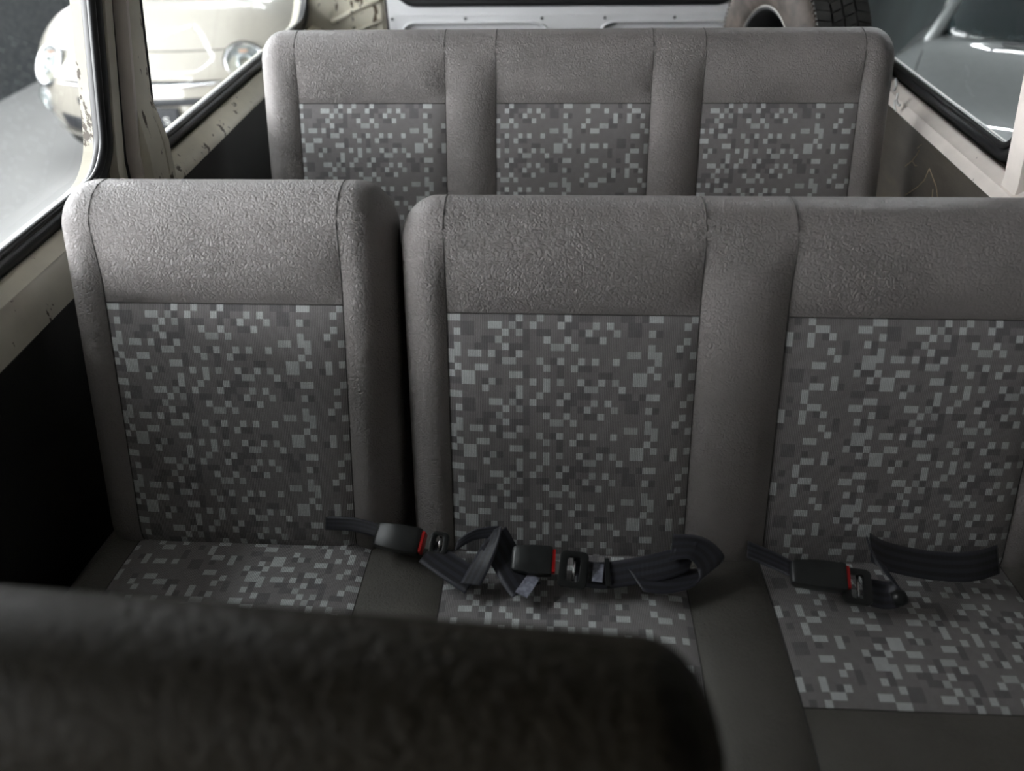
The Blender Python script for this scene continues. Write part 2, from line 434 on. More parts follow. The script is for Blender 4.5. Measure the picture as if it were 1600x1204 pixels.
# ---- rear end: corner panels and tailgate
def fr(y): return lambda a, b: (a, y, b)
rear = holed_plate('wall_rear', [(XC-.90, .48), (XC+.90, .48), (XC+.80, 1.94), (XC-.80, 1.94)],
                   [rrect(XC-.605, XC+.605, .60, 1.85, .05)], fr(2.82), (0, .03, 0), M['cream'])
meta(rear, 'cream chipped corner panels around the tailgate', kind='structure')
for s in (-1, 1):      # boxed corner posts with a diagonal rib
    V = []; prof = [(-.88, 2.70), (-.80, 2.755), (-.70, 2.775), (-.63, 2.78), (-.612, 2.80), (-.612, 2.83), (-.88, 2.83)]
    for z in (.5, 1.2, 1.93):
        k = .20*max(0, z-1.24)
        V += [(XC - s*(-1)*(x + k*(1 if x < -.7 else .3)) , y, z) for x, y in prof]
    n = len(prof)
    Fs = [(i*n+k, i*n+(k+1) % n, i*n+n+(k+1) % n, i*n+n+k) for i in range(2) for k in range(n)]+[tuple(range(n))[::-1], tuple(2*n+k for k in range(n))]
    make('corner_post', V, Fs, M['cream'], rear, bev=.004)
    tube('rib', [(XC+s*.80, 2.752, 1.20), (XC+s*.72, 2.768, 1.235), (XC+s*.63, 2.776, 1.262)], .007, M['cream'], rear, 8)
    tube('rib', [(XC+s*.80, 2.752, 1.155), (XC+s*.70, 2.77, 1.175), (XC+s*.63, 2.776, 1.20)], .006, M['cream'], rear, 8)
tg = holed_plate('door_1', rrect(XC-.600, XC+.600, .61, 1.845, .045),
                 [rrect(XC-.56, XC+.56, 1.262, 1.80, .06), rrect(-.535, -.016, .86, 1.198, .055), rrect(.147, .595, .86, 1.198, .055)], fr(2.75), (0, .025, 0), M['tailgate'])
meta(tg, 'light grey painted tailgate behind the rear bench', kind='structure')
for a, b in ((-.535, -.016), (.147, .595)):
    o_ = rrect(a, b, .86, 1.198, .055, 10); i_ = rrect(a+.014, b-.014, .874, 1.184, .045, 10)
    n = len(o_)
    V = [(x, 2.750, z) for x, z in o_] + [(x, 2.768, z) for x, z in i_]
    Fs = [(k, (k+1) % n, n+(k+1) % n, n+k) for k in range(n)] + [tuple(range(n, 2*n))]
    make('pressed_panel', V, Fs, M['tailgate'], tg)
    tube('panel_rim', [(x, 2.748, z) for x, z in o_], .0035, M['tailgate'], tg, 6, True)
for x in (-.557, -.306, -.045, .167, .40):
    vs, fs = lathe_geo([(0, .001), (.0048, .001), (.0048, -.002)], 12, (x, 2.7485, 1.2095), (0, -1, 0)); make('screw_hole', vs, fs, M['rubber'], tg)
box('crease', (XC, 2.748, 1.221), (1.14, .004, .0022), M['tailgate'], tg)
wn = tube('tailgate_rubber', [(x, 2.748, z) for x, z in rrect(XC-.56, XC+.56, 1.262, 1.80, .06, 10)], .016, M['rubber'], tg, 10, True)
q = [(x, 2.762, z) for x, z in rrect(XC-.56, XC+.56, 1.262, 1.80, .06, 10)]
make('tailgate_glass', q, [tuple(range(len(q)))], M['glass'], tg)
gs = tube('tailgate_gap', [(XC-.606, 2.765, z) for z in (.7, 1.0, 1.3, 1.8)], .006, M['seal'], rear, 6)
dk = box('engine_deck', (XC, 2.29, .66), (1.64, .92, .35), M['mat'], bev=.01); meta(dk, 'black engine deck behind the rear bench', kind='structure')

# ================================================================== SOFT SEATS
class Prof:
    def __init__(s, pts):
        s.p = [Vector((0, a, b)) for a, b in pts]; s.w = [0.0]
        for i in range(1, len(pts)): s.w.append(s.w[-1]+(s.p[i]-s.p[i-1]).length)
        s.n = []
        for i in range(len(pts)):
            a = s.p[max(0, i-1)]; b = s.p[min(len(pts)-1, i+1)]; t = (b-a).normalized()
            s.n.append(Vector((0, -t.z, t.y)))           # left of travel
    def at(s, w):
        w = min(max(w, 0), s.w[-1]-1e-6); lo, hi = 0, len(s.w)-1
        while hi-lo > 1:
            mi = (lo+hi)//2
            if s.w[mi] <= w: lo = mi
            else: hi = mi
        f = (w-s.w[lo])/(s.w[hi]-s.w[lo])
        return s.p[lo].lerp(s.p[hi], f), s.n[lo].lerp(s.n[hi], f).normalized()
def back_prof(y0, z0, ang, L, T, rb=.06, under=105):
    a = math.radians(ang); d = (math.sin(a), math.cos(a)); n = (-math.cos(a), math.sin(a)); pts = []
    c = (y0-n[0]*rb, z0-n[1]*rb)
    a0 = math.atan2(n[1], n[0])
    for k in range(12): an = a0+math.radians(under)*(1-k/12); pts.append((c[0]+rb*math.cos(an), c[1]+rb*math.sin(an)))
    wl0 = rb*math.radians(under)
    for k in range(25): q = L*k/24; pts.append((y0+d[0]*q, z0+d[1]*q))
    e = (y0+d[0]*L, z0+d[1]*L); r = T/2; c = (e[0]-n[0]*r, e[1]-n[1]*r)
    for k in range(1, 24): an = a0-pi*k/24; pts.append((c[0]+r*math.cos(an), c[1]+r*math.sin(an)))
    f = (e[0]-n[0]*T, e[1]-n[1]*T)
    for k in range(25): q = L*1.02*k/24; pts.append((f[0]-d[0]*q, f[1]-d[1]*q))
    return Prof(pts), wl0, r
def cushion_prof(yr, zr, yf, zf, rf, drop):
    pts = []
    for k in range(25): t_ = k/24; pts.append((yr+(yf-yr)*t_, zr+(zf-zr)*t_+.010*math.sin(pi*t_)))
    for k in range(1, 13): an = pi/2+pi/2*k/12; pts.append((yf+rf*math.cos(an), zf-rf+rf*math.sin(an)))
    pts.append((yf-rf+.01, zf-rf-drop))
    pr = Prof(pts); pr.n = [-n for n in pr.n] if pr.n[5].z < 0 else pr.n
    return pr

class Soft:
    """upholstered roll: a profile swept across x with rolled sides and pillowed panels"""
    def __init__(s, prof, x0, x1, R, panels, flare=0, wref=.1, wtop=None):
        s.wtop = wtop
        s.pr, s.x0, s.x1, s.R, s.panels, s.flare, s.wref = prof, x0, x1, R, panels, flare, wref
    def pillow(s, x, w):
        h = s.pillow0(x, w)
        if s.wtop is not None:
            g_ = min(1, max(0, (w-s.wtop)/.11)); g_ = g_*g_*(3-2*g_); h = h*(1-g_)+.013*g_
        return h
    def pillow0(s, x, w):
        for (xa, xb, wa, wb, A, lam, seams) in s.panels:
            if xa-1e-6 <= x <= xb+1e-6 and wa-1e-6 <= w <= wb+1e-6:
                h = A
                for ed, d in (('l', x-xa), ('r', xb-x), ('b', w-wa), ('t', wb-w)):
                    if ed in seams: h *= 1-math.exp(-max(d, 0)/lam)
                return h
        return 0
    def point(s, a, w, h=None):
        p, n = s.pr.at(w); off = 0; x = a; R = s.R
        if a < s.x0+R:
            th = min((s.x0+R-a)/R, pi/2); x = s.x0+R-R*math.sin(th); off = -(R-R*math.cos(th))
        elif a > s.x1-R:
            th = min((a-s.x1+R)/R, pi/2); x = s.x1-R+R*math.sin(th); off = -(R-R*math.cos(th))
        hh = s.pillow(a, w) if h is None else h
        xm = (s.x0+s.x1)/2
        x = xm+(x-xm)*(1+s.flare*(w-s.wref))
        q = p+n*(off+hh*max(0, 1+off/R)); return Vector((x, q.y, q.z))
    def grid(s, name, idx, parent, mat, nx=None, nw=None, cell=None, phase=0):
        xa, xb, wa, wb = s.panels[idx][:4]
        def sp(a, b, n): return [a+(b-a)*(.5-.5*math.cos(pi*(.12+.76*i/n)) - (.5-.5*math.cos(pi*.12)))/(math.cos(pi*.12)) if False else a+(b-a)*i/n for i in range(n+1)]
        uvs = cols = None
        if cell:
            sub = 2; ncx = max(1, round((xb-xa)/cell[0])); ncw = max(1, round((wb-wa)/cell[1]))
            nx, nw = ncx*sub, ncw*sub
        else:
            nx = nx or max(4, int((xb-xa)/.009)); nw = nw or max(8, int((wb-wa)/.009))
        xs = sp(xa, xb, nx); ws = sp(wa, wb, nw)
        # squeeze the outermost samples towards seams so the valley is sharp
        V = [s.point(x, w) for w in ws for x in xs]
        Fs = [(j*(nx+1)+i, j*(nx+1)+i+1, (j+1)*(nx+1)+i+1, (j+1)*(nx+1)+i) for j in range(nw) for i in range(nx)]
        if cell:
            uvs = [(i/sub, j/sub) for j in range(nw+1) for i in range(nx+1)]
            cols = [pat_col(i//sub+phase, (ncw-1-j//sub)) for j in range(nw) for i in range(nx)]
        return make(name, V, Fs, mat, parent, smooth=True, uvs=uvs or [(0, 0)]*len(V), cols=cols)
    def seam(s, name, pts, parent, r=.0009, lift=.0003):
        return tube(name, [s.point(x, w, s.pillow(x, w)+lift) for x, w in pts], r, M['seam'], parent, 6)

# ---- mosaic pattern of the cloth: blocks read row by row, repeats every 11 rows
TW, TH_ = 52, 11
PAT = {}
def blk(c, r, w=1, h=1, lv=1):
    for i in range(w):
        for j in range(h): PAT[((c+i) % TW, (r+j) % TH_)] = lv
rnd = random.Random(5)
for _ in range(52):
    c, r = rnd.randrange(TW), rnd.randrange(TH_); w, h = rnd.choice([(1, 1), (1, 1), (2, 1), (1, 2), (2, 1)])
    blk(c, r, w, h, -1)
for c, r in ((2, 1), (26, 1), (9, 4), (41, 7)): blk(c, r, 2, 2, -1)
for a in [(0,0,2,1),(2,8,2,2),(6,9,1,1,.7),(5,10),(9,8,2,1),(10,10,1,2),(6,1,2,1),(9,1,1,1,.6),(8,2),(10,2,1,1,.6),(7,3,1,1,.7),(8,4),
          (1,2),(1,4,1,2,.85),(0,5,1,2,.85),(3,5,2,1,.85),(6,5),(8,6,2,1,.8),(10,5),(1,7),(0,8),(4,7,2,1),(12,9),(14,9,1,2),(16,9,1,1,.7),
          (13,0,1,1,.8),(12,1),(17,0),(16,1),(14,3),(17,3),(15,4,2,1,.7),(18,4,1,1,.8),(13,6,1,1,.8),(16,6),(14,7,1,1,.8),(18,7),(19,9),(22,9),
          (24,9,1,1,.7),(20,10,2,1,.7),(25,10),(21,1,1,1,.8),(23,1),(20,2),(24,2,1,1,.7),(22,3),(19,6),(21,6),(24,6),(27,8,2,2,.9),(30,8),(33,8,1,2),
          (35,8,2,1),(35,0,2,1,.8),(29,0,2,1),(34,1,1,1,.9),(29,2,1,1,.8),(34,3),(33,4),(26,5,2,1,.7),(29,4,1,2,.8),(30,5,1,2,.8),(29,7),(35,5,2,1),
          (40,2,1,2),(43,0),(44,1,2,1),(46,2),(43,2,1,2),(46,4),(47,5),(44,6,2,1),(44,9,2,1),(43,10),(47,8,1,2),(50,1,2,1),(51,3),(51,5,1,2,.8),(50,7,1,1,.8),(38,1),(37,4,2,1,.8),(38,8)]:
    blk(*a)
def pat_col(c, r):
    lv = PAT.get((c % TW, r % TH_), 0)
    h = ((c*7919+r*104729) % 97)/97
    base = (.285+.025*h, .268+.025*h, .268+.025*h)
    if lv == -1: k = .70; return (base[0]*k, base[1]*k, base[2]*k*1.03)
    if lv > 0:
        b = .68+.05*h; f = .35+.65*lv
        return (b*f, b*f*1.03, b*f*1.03)
    return base
CELL = (.0103, .0109)

def build_back(parent_thing, nm, y0, z0, ang, L, T, x0, x1, cols, wfab, phases, mat=None, flare=.03, amp=1.0, seams=True):
    """cols: list of (xa, xb, kind) kind in 'side','mid','seat'"""
    mat = mat or M['vinyl']
    pr, wl0, R = back_prof(y0, z0, ang, L, T)
    wmax = pr.w[-1]-1e-4; wf_ = wl0+wfab; panels = []
    R_ = R
    for i, (xa, xb, kd) in enumerate(cols):
        if kd == 'side':
            a0, a1 = (xa+R_-R_*pi/2, xb) if i == 0 else (xa, xb-R_+R_*pi/2)
            panels.append((a0, a1, 0, wmax, .012*amp, .018, 'r' if i == 0 else 'l'))
        elif kd == 'mid': panels.append((xa, xb, 0, wmax, .020*amp, .028, 'lr'))
        else:
            panels.append((xa, xb, wf_, wmax, .016*amp, .030, 'lrb'))
            panels.append((xa, xb, 0, wf_, .007*amp, .020, 'lrt'))
    S = Soft(pr, x0, x1, R_, panels, flare, wf_, wf_+.02)
    pts = []; k = 0
    body = S.grid(nm, 0, parent_thing, mat)                       # the first side roll carries the others
    for i, p in enumerate(panels):
        if i == 0: continue
        xa, xb, wa, wb = p[:4]
        if wb < wmax-.01:
            S.grid('fabric_panel', i, body, M['fabric'], cell=CELL, phase=phases[k]); k += 1
        elif wa > .01: S.grid('head_panel', i, body, mat)
        else: S.grid('bolster', i, body, mat)
    if not seams: return S, body
    ws = [wmax*j/70 for j in range(60)]
    for i, (xa, xb, kd) in enumerate(cols):
        if i < len(cols)-1: S.seam('seam', [(xb, w) for w in ws], body)
        if kd == 'seat': S.seam('seam', [(xa+(xb-xa)*j/30, wf_) for j in range(31)], body)
    return S, body

def build_cushion(root, nm, prof, x0, x1, R, cols, wfab, phases):
    wmax = prof.w[-1]-1e-4; panels = []
    for i, (xa, xb, kd) in enumerate(cols):
        if kd == 'side':
            a0, a1 = (xa+R-R*pi/2, xb) if i == 0 else (xa, xb-R+R*pi/2)
            panels.append((a0, a1, 0, wmax, .010, .018, 'r' if i == 0 else 'l'))
        elif kd == 'mid': panels.append((xa, xb, 0, wmax, .014, .028, 'lr'))
        else:
            panels.append((xa, xb, wfab, wmax, .012, .03, 'lrb'))
            panels.append((xa, xb, 0, wfab, .006, .02, 'lrt'))
    S = Soft(prof, x0, x1, R, panels)
    body = S.grid(nm, 0, root, M['vinyl_shaded']); k = 0
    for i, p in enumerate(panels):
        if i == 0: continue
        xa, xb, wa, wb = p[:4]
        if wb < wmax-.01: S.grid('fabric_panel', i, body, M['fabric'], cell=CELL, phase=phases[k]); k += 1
        elif wa > .01: S.grid('front_panel', i, body, M['vinyl_shaded'])
        else: S.grid('bolster', i, body, M['vinyl_shaded'])
    for i, (xa, xb, kd) in enumerate(cols):
        if i < len(cols)-1: S.seam('seam', [(xb, wmax*j/50) for j in range(51)], body)
        if kd == 'seat': S.seam('seam', [(xa+(xb-xa)*j/30, wfab) for j in range(31)], body)
    return S, body

ANG, LB, TB = 22.0, .475, .12
# ---- middle row
mid = thing('bench_seat', 'middle row grey bench seat with split backrest and seat belts lying on it', 'bench seat', (.03, .70, .48))
SL, _ = build_back(mid, 'single_backrest', .800, .84, ANG, LB+.012, TB, -.752, -.236,
                   [(-.752, -.680, 'side'), (-.680, -.312, 'seat'), (-.312, -.236, 'side')], .378, [0])
SR, _ = build_back(mid, 'double_backrest', .795, .832, ANG, LB, TB, -.228, .802,
                   [(-.228, -.155, 'side'), (-.155, .220, 'seat'), (.220, .348, 'mid'), (.348, .726, 'seat'), (.726, .802, 'side')], .378, [0, 40])
CP = cushion_prof(.90, .794, .47, .838, .07, .10)
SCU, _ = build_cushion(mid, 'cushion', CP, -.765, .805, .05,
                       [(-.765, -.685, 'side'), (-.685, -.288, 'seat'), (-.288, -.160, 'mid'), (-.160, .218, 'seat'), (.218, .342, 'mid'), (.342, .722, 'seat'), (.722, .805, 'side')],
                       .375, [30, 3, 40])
box('base', (.02, .70, .595), (1.46, .42, .23), M['dark_steel'], mid, bev=.008)
# ---- rear row
rearb = thing('bench_seat', 'rear grey three-place bench seat in front of the tailgate', 'bench seat', (.04, 1.50, .48))
SB, _ = build_back(rearb, 'backrest', 1.60, .885, ANG, LB, TB, -.690, .768,
                   [(-.690, -.595, 'side'), (-.595, -.250, 'seat'), (-.250, -.133, 'mid'), (-.133, .220, 'seat'), (.220, .336, 'mid'), (.336, .684, 'seat'), (.684, .768, 'side')],
                   .382, [1, 14, 4], flare=.0)
CP2 = cushion_prof(1.69, .872, 1.27, .885, .06, .10)
build_cushion(rearb, 'cushion', CP2, -.70, .78, .05,
              [(-.70, -.60, 'side'), (-.60, -.25, 'seat'), (-.25, -.133, 'mid'), (-.133, .22, 'seat'), (.22, .336, 'mid'), (.336, .69, 'seat'), (.69, .78, 'side')], .36, [9, 20, 31])
box('base', (.04, 1.49, .62), (1.36, .38, .28), M['dark_steel'], rearb, bev=.008)
# ---- front seat in the foreground
frt = thing('front_seat', 'dark blurred vinyl front seat backrest in the foreground', 'seat', (-.35, .05, .48), -.05)
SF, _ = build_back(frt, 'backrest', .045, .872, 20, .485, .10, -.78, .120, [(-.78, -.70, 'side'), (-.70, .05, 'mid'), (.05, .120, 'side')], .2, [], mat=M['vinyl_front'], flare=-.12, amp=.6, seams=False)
box('base', (-.36, -.08, .66), (.86, .30, .36), M['dark_steel'], frt, bev=.01)

# ================================================================== SEAT BELTS
def ribbon(name, pts, parent, width=.044, thick=.0016, mat=None):
    """pts: (centre, width direction) control points, smoothed"""
    P = [Vector(p) for p, _ in pts]; D = [Vector(d).normalized() for _, d in pts]; n = len(P); sm = []
    def cr_(a, b, c, d, t): return .5*((2*b)+(c-a)*t+(2*a-5*b+4*c-d)*t*t+(3*b-a-3*c+d)*t*t*t)
    for i in range(n-1):
        for k in range(8):
            t_ = k/8; g = lambda L, j: L[min(max(j, 0), n-1)]
            sm.append((cr_(g(P, i-1), g(P, i), g(P, i+1), g(P, i+2), t_), g(D, i).lerp(g(D, i+1), t_).normalized()))
    sm.append((P[-1], D[-1])); V = []; uv = []; Fs = []; K = 6; ln = 0
    for j, (p, d) in enumerate(sm):
        if j: ln += (p-sm[j-1][0]).length
        for k in range(K+1): V.append(p+d*width*(k/K-.5)); uv.append((k/K, ln))
    for j in range(len(sm)-1):
        for k in range(K): Fs.append((j*(K+1)+k, j*(K+1)+k+1, (j+1)*(K+1)+k+1, (j+1)*(K+1)+k))
    o = make(name, V, Fs, mat or M['webbing'], parent, smooth=True, uvs=uv)
    md = o.modifiers.new('thickness', 'SOLIDIFY'); md.thickness = thick; md.offset = 0
    return o
def buckle(root, c, d, L=.062, Wd=.040, H=.021, tilt=0, press=True, mat=None):
    """housing of a buckle with a red press button at its far end; d = heading in degrees, tilt rolls its face towards the front"""
    R = Matrix.Rotation(math.radians(d), 3, 'Z') @ Matrix.Rotation(math.radians(tilt), 3, 'X')
    V = []; Fs = []
    secs = [(-.5, .74, .62), (-.42, .88, .86), (0, 1, 1), (.40, 1, 1), (.5, .96, .92)]
    for t_, a, b in secs:
        for y, z in ((-.5, -.5), (.5, -.5), (.5, .5), (-.5, .5)): V.append(Vector(c)+R @ Vector((t_*L, y*Wd*a, z*H*b)))
    for i in range(len(secs)-1):
        for k in range(4): Fs.append((i*4+k, i*4+(k+1) % 4, i*4+4+(k+1) % 4, i*4+4+k))
    Fs += [(3, 2, 1, 0), tuple(len(V)-4+k for k in range(4))]
    bk = make('buckle', V, Fs, mat or M['plastic_worn'], root, bev=.0028)
    if press:
        vs, fs = box_geo(Vector(c)+R @ Vector((L*.5+.0018, 0, .001)), (.006, Wd*.80, H*.66), R); o = make('release_button', vs, fs, M['red'], bk, bev=.001); o['label'] = 'red release button'
    return bk, R
def tongue(root, c, d, tilt=0, L=.036, Wd=.052, T=.010):
    R = Matrix.Rotation(math.radians(d), 3, 'Z') @ Matrix.Rotation(math.radians(tilt), 3, 'X')
    o_ = rrect(-L/2, L/2, -Wd/2, Wd/2, .009, 5); i_ = rrect(-L*.22, L*.22, -Wd*.33, Wd*.33, .004, 5); n = len(o_)
    V = []
    for z in (-T/2, T/2):
        V += [Vector(c)+R @ Vector((x, y, z)) for x, y in o_]; V += [Vector(c)+R @ Vector((x, y, z)) for x, y in i_]
    Fs = []
    for k in range(n):
        j = (k+1) % n
        Fs += [(k, j, n+j, n+k), (2*n+k, 2*n+j, 3*n+j, 3*n+k), (k, j, 2*n+j, 2*n+k), (n+k, n+j, 3*n+j, 3*n+k)]
    tg_ = make('tongue', V, Fs, M['plastic'], root, bev=.002)
    vs, fs = tube_geo([Vector(c)+R @ Vector((.001, -Wd*.31, .001)), Vector(c)+R @ Vector((.001, Wd*.31, .001))], .0022, 8)
    o = make('slide_bar', vs, fs, M['chrome'], tg_, smooth=True); o['label'] = 'bare metal slide bar'
    vs, fs = box_geo(Vector(c)+R @ Vector((-L*.5-.007, 0, -.001)), (.018, .020, .0022), R); make('latch_plate', vs, fs, M['chrome'], tg_)
    return tg_, R

b1 = thing('seat_belt', 'dark lap belt by the gap between backrests, webbing folded into a V', 'seat belt', (-.15, .73, .842), group='lap belts on the middle bench')
buckle(b1, (-.234, .768, .866), -11, L=.076, Wd=.042, H=.026, tilt=24, press=True, mat=M['plastic'])
tongue(b1, (-.168, .760, .866), -8, tilt=30, L=.030, Wd=.038)
ribbon('webbing', [((-.360, .800, .862), (0, .5, .6)), ((-.310, .793, .868), (0, .7, .6)), ((-.265, .780, .868), (0, .7, .4))], b1, .022)
ribbon('webbing', [((-.185, .748, .862), (.45, .85, 0)), ((-.150, .722, .861), (.5, .8, 0)), ((-.108, .694, .860), (.45, .85, .1))], b1, .046)
ribbon('webbing', [((-.112, .688, .862), (.85, -.2, .1)), ((-.100, .715, .869), (.9, -.3, .15)), ((-.085, .750, .884), (.8, -.3, .5)), ((-.080, .770, .892), (.7, -.2, .7))], b1, .032)
ribbon('webbing', [((-.140, .752, .872), (.2, .8, .5)), ((-.112, .765, .884), (.1, .6, .8)), ((-.075, .768, .890), (.1, .8, .5))], b1, .018)
ribbon('webbing', [((-.082, .762, .886), (.7, .6, .2)), ((-.062, .735, .868), (.8, .6, .1)), ((-.040, .700, .859), (.8, .6, 0)), ((-.028, .684, .857), (.8, .5, 0))], b1, .050)
vs, fs = box_geo((-.026, .690, .8615), (.020, .040, .002), Matrix.Rotation(math.radians(-28), 3, 'Z')); make('label_tab', vs, fs, M['label'], b1)['label'] = 'pale blue printed label tab'

b2 = thing('seat_belt', 'dark lap belt with bright red release button in the middle of the bench', 'seat belt', (.08, .72, .842), group='lap belts on the middle bench')
buckle(b2, (-.021, .728, .872), -3, L=.062, Wd=.044, H=.024, tilt=22)
tongue(b2, (.042, .716, .868), -7, tilt=24, L=.044, Wd=.056)
ribbon('webbing', [((.044, .714, .866), (-.1, 1, .2)), ((.085, .715, .858), (-.1, 1, .1)), ((.130, .722, .860), (0, 1, .1)), ((.180, .728, .870), (.15, .9, .35)), ((.222, .735, .884), (.3, .7, .6))], b2, .046)
ribbon('webbing', [((.190, .748, .888), (.2, .9, .2)), ((.226, .744, .893), (.5, .8, .1)), ((.247, .726, .882), (.8, .35, .2)), ((.238, .712, .868), (.7, .7, 0)), ((.190, .706, .861), (.25, .95, 0)), ((.135, .708, .860), (-.45, .9, 0))], b2, .046)
vs, fs = box_geo((.079, .716, .8625), (.016, .034, .0022), Matrix.Rotation(math.radians(-7), 3, 'Z')); make('label_tab', vs, fs, M['label'], b2)['label'] = 'pale blue printed label tab'
box('keeper', (.094, .717, .8615), (.007, .052, .006), M['plastic'], b2, bev=.001)

b3 = thing('seat_belt', 'dark lap belt on the right-hand place with webbing looped over its tongue', 'seat belt', (.48, .72, .842), group='lap belts on the middle bench')
buckle(b3, (.404, .716, .872), -6, L=.078, Wd=.042, H=.024, tilt=20)
tongue(b3, (.458, .702, .866), -8, tilt=20, L=.040, Wd=.054)
ribbon('webbing', [((.315, .775, .856), (.2, 1, .2)), ((.345, .752, .862), (.3, 1, .2)), ((.372, .728, .868), (.2, 1, .1))], b3, .030)
ribbon('webbing', [((.470, .700, .860), (.2, 1, .2)), ((.500, .692, .862), (.3, .9, .3)), ((.512, .700, .876), (-.5, .75, .45)), ((.492, .724, .890), (-.5, .7, .5)), ((.485, .748, .896), (-.3, .6, .7))], b3, .044)
ribbon('webbing', [((.485, .752, .896), (-.1, .5, .85)), ((.515, .748, .880), (0, .8, .6)), ((.580, .744, .868), (0, .85, .5)), ((.640, .746, .866), (.05, .85, .5)), ((.690, .765, .862), (.1, .8, .5))], b3, .044)
vs, fs = lathe_geo([(0, -.009), (.010, -.009), (.012, 0), (.010, .009), (0, .009)], 14, (.512, .684, .866), (.9, .1, .3)); make('strap_end', vs, fs, M['plastic'], b3, smooth=True)

# ================================================================== SPARE WHEEL
TC = Vector((.600, 2.34, 1.135)); TR, TWd = .325, .185
wh = thing('spare_wheel', 'spare wheel with worn dusty tyre standing behind the rear bench', 'tyre', (TC.x+.09, TC.y, TC.z-TR))
def tp(r, h): return (r, h)
AXI = Vector((.97, .21, .03)).normalized()
side1 = [(.182, .018), (.190, .008), (.205, .003), (.235, -.006), (.262, -.008), (.285, -.002), (.303, .010), (.314, .022)]
w = TWd
prof_t = side1 + [(.317, .028), (.3165, w-.028)] + [(r, w-h) for r, h in side1[::-1]]
vs, fs = lathe_geo(side1 + [(.312, .030)], 96, TC, AXI)
tyre = make('tyre', *lathe_geo([(.312, .020), (.3165, .030), (.3165, w-.030), (.312, w-.020)] + [(r, w-h) for r, h in side1[::-1]] + [(.182, .018)], 96, TC, AXI), M['tyre'], wh, smooth=True)
make('sidewall', vs, fs, M['tyre_side'], tyre, smooth=True)
s_ = AXI.orthogonal().normalized(); q_ = AXI.cross(s_)
def cyl(r, a, h): return TC+AXI*h+(s_*math.cos(a)+q_*math.sin(a))*r
NB = 74
for ri, (h0, h1, sk) in enumerate([(.020, .055, .35), (.061, .088, -.3), (.094, .122, -.3), (.128, .165, .35)]):
    geo = []
    for k in range(NB):
        a0 = 2*pi*(k+.04+.5*(ri % 2))/NB; a1 = 2*pi*(k+.93+.5*(ri % 2))/NB; d = sk*2*pi/NB
        rr = .325; e0 = rr-.004 if ri == 0 else rr; e1 = rr-.004 if ri == 3 else rr
        V = [cyl(.312, a0, h0), cyl(.312, a1, h0), cyl(.312, a1+d, h1), cyl(.312, a0+d, h1), cyl(e0, a0, h0), cyl(e0, a1, h0), cyl(e1, a1+d, h1), cyl(e1, a0+d, h1)]
        geo.append((V, [(4, 5, 6, 7), (0, 1, 5, 4), (1, 2, 6, 5), (2, 3, 7, 6), (3, 0, 4, 7)]))
    make('tread_rib', *join_geo(geo), M['tyre'], tyre)
geo = []
for k in range(NB*2):     # small lugs on the shoulder edge
    a = 2*pi*k/(NB*2); p = cyl(.318, a, .016)
    geo.append(box_geo(p, (.006, .006, .006)))
make('shoulder_lugs', *join_geo(geo), M['tyre_side'], tyre)
rim = make('rim', *lathe_geo([(.186, .020), (.180, .012), (.172, .018), (.166, .045), (.150, .07), (.150, .13), (.0, .135)], 72, TC, AXI), M['rim'], wh, smooth=True)
make('rim_edge', *lathe_geo([(.184+.0025*math.cos(a), .013+.0025*math.sin(a)) for a in [2*pi*k/8 for k in range(8)]], 72, TC, AXI, True), M['rim_edge'], rim, smooth=True)

# ================================================================== CARS OUTSIDE
def lerp_tab(tab, y):
    if y <= tab[0][0]: return tab[0][1]
    for (a, p), (b, q2) in zip(tab, tab[1:]):
        if y <= b:
            t_ = (y-a)/(b-a); t_ = t_*t_*(3-2*t_); return p+(q2-p)*t_
    return tab[-1][1]
def rounded_box_geo(L, Wd, H, r, n=(40, 60, 24)):
    """surface of a rounded box, x in +-W/2, y 0..L, z 0..H"""
    V = []; Fs = []; idx = {}
    def vid(p):
        k = tuple(round(c, 5) for c in p)
        if k not in idx: idx[k] = len(V); V.append(Vector(p))
        return idx[k]
    def face(f, na, nb):
        for i in range(na):
            for j in range(nb): Fs.append(tuple(vid(f(a/na, b/nb)) for a, b in ((i, j), (i+1, j), (i+1, j+1), (i, j+1))))
    nx, ny, nz = n
    for e in (0, 1):
        face(lambda a, b: (a, e, b), nx, nz); face(lambda a, b: (e, a, b), ny, nz); face(lambda a, b: (a, b, e), nx, ny)
    out = []
    for v in V:
        p = Vector((v.x*Wd-Wd/2, v.y*L, v.z*H)); rx, ry, rz = r
        c = Vector((max(-Wd/2+rx, min(Wd/2-rx, p.x)), max(ry, min(L-ry, p.y)), max(rz, min(H-rz, p.z))))
        d = p-c; dn = Vector((d.x/rx, d.y/ry, d.z/rz)); l = max(abs(dn.x), abs(dn.y), abs(dn.z))
        if l > 1e-9 and dn.length > 1e-9:
            dn = dn.normalized()*l
        out.append(c+Vector((dn.x*rx, dn.y*ry, dn.z*rz)))
    return out, Fs
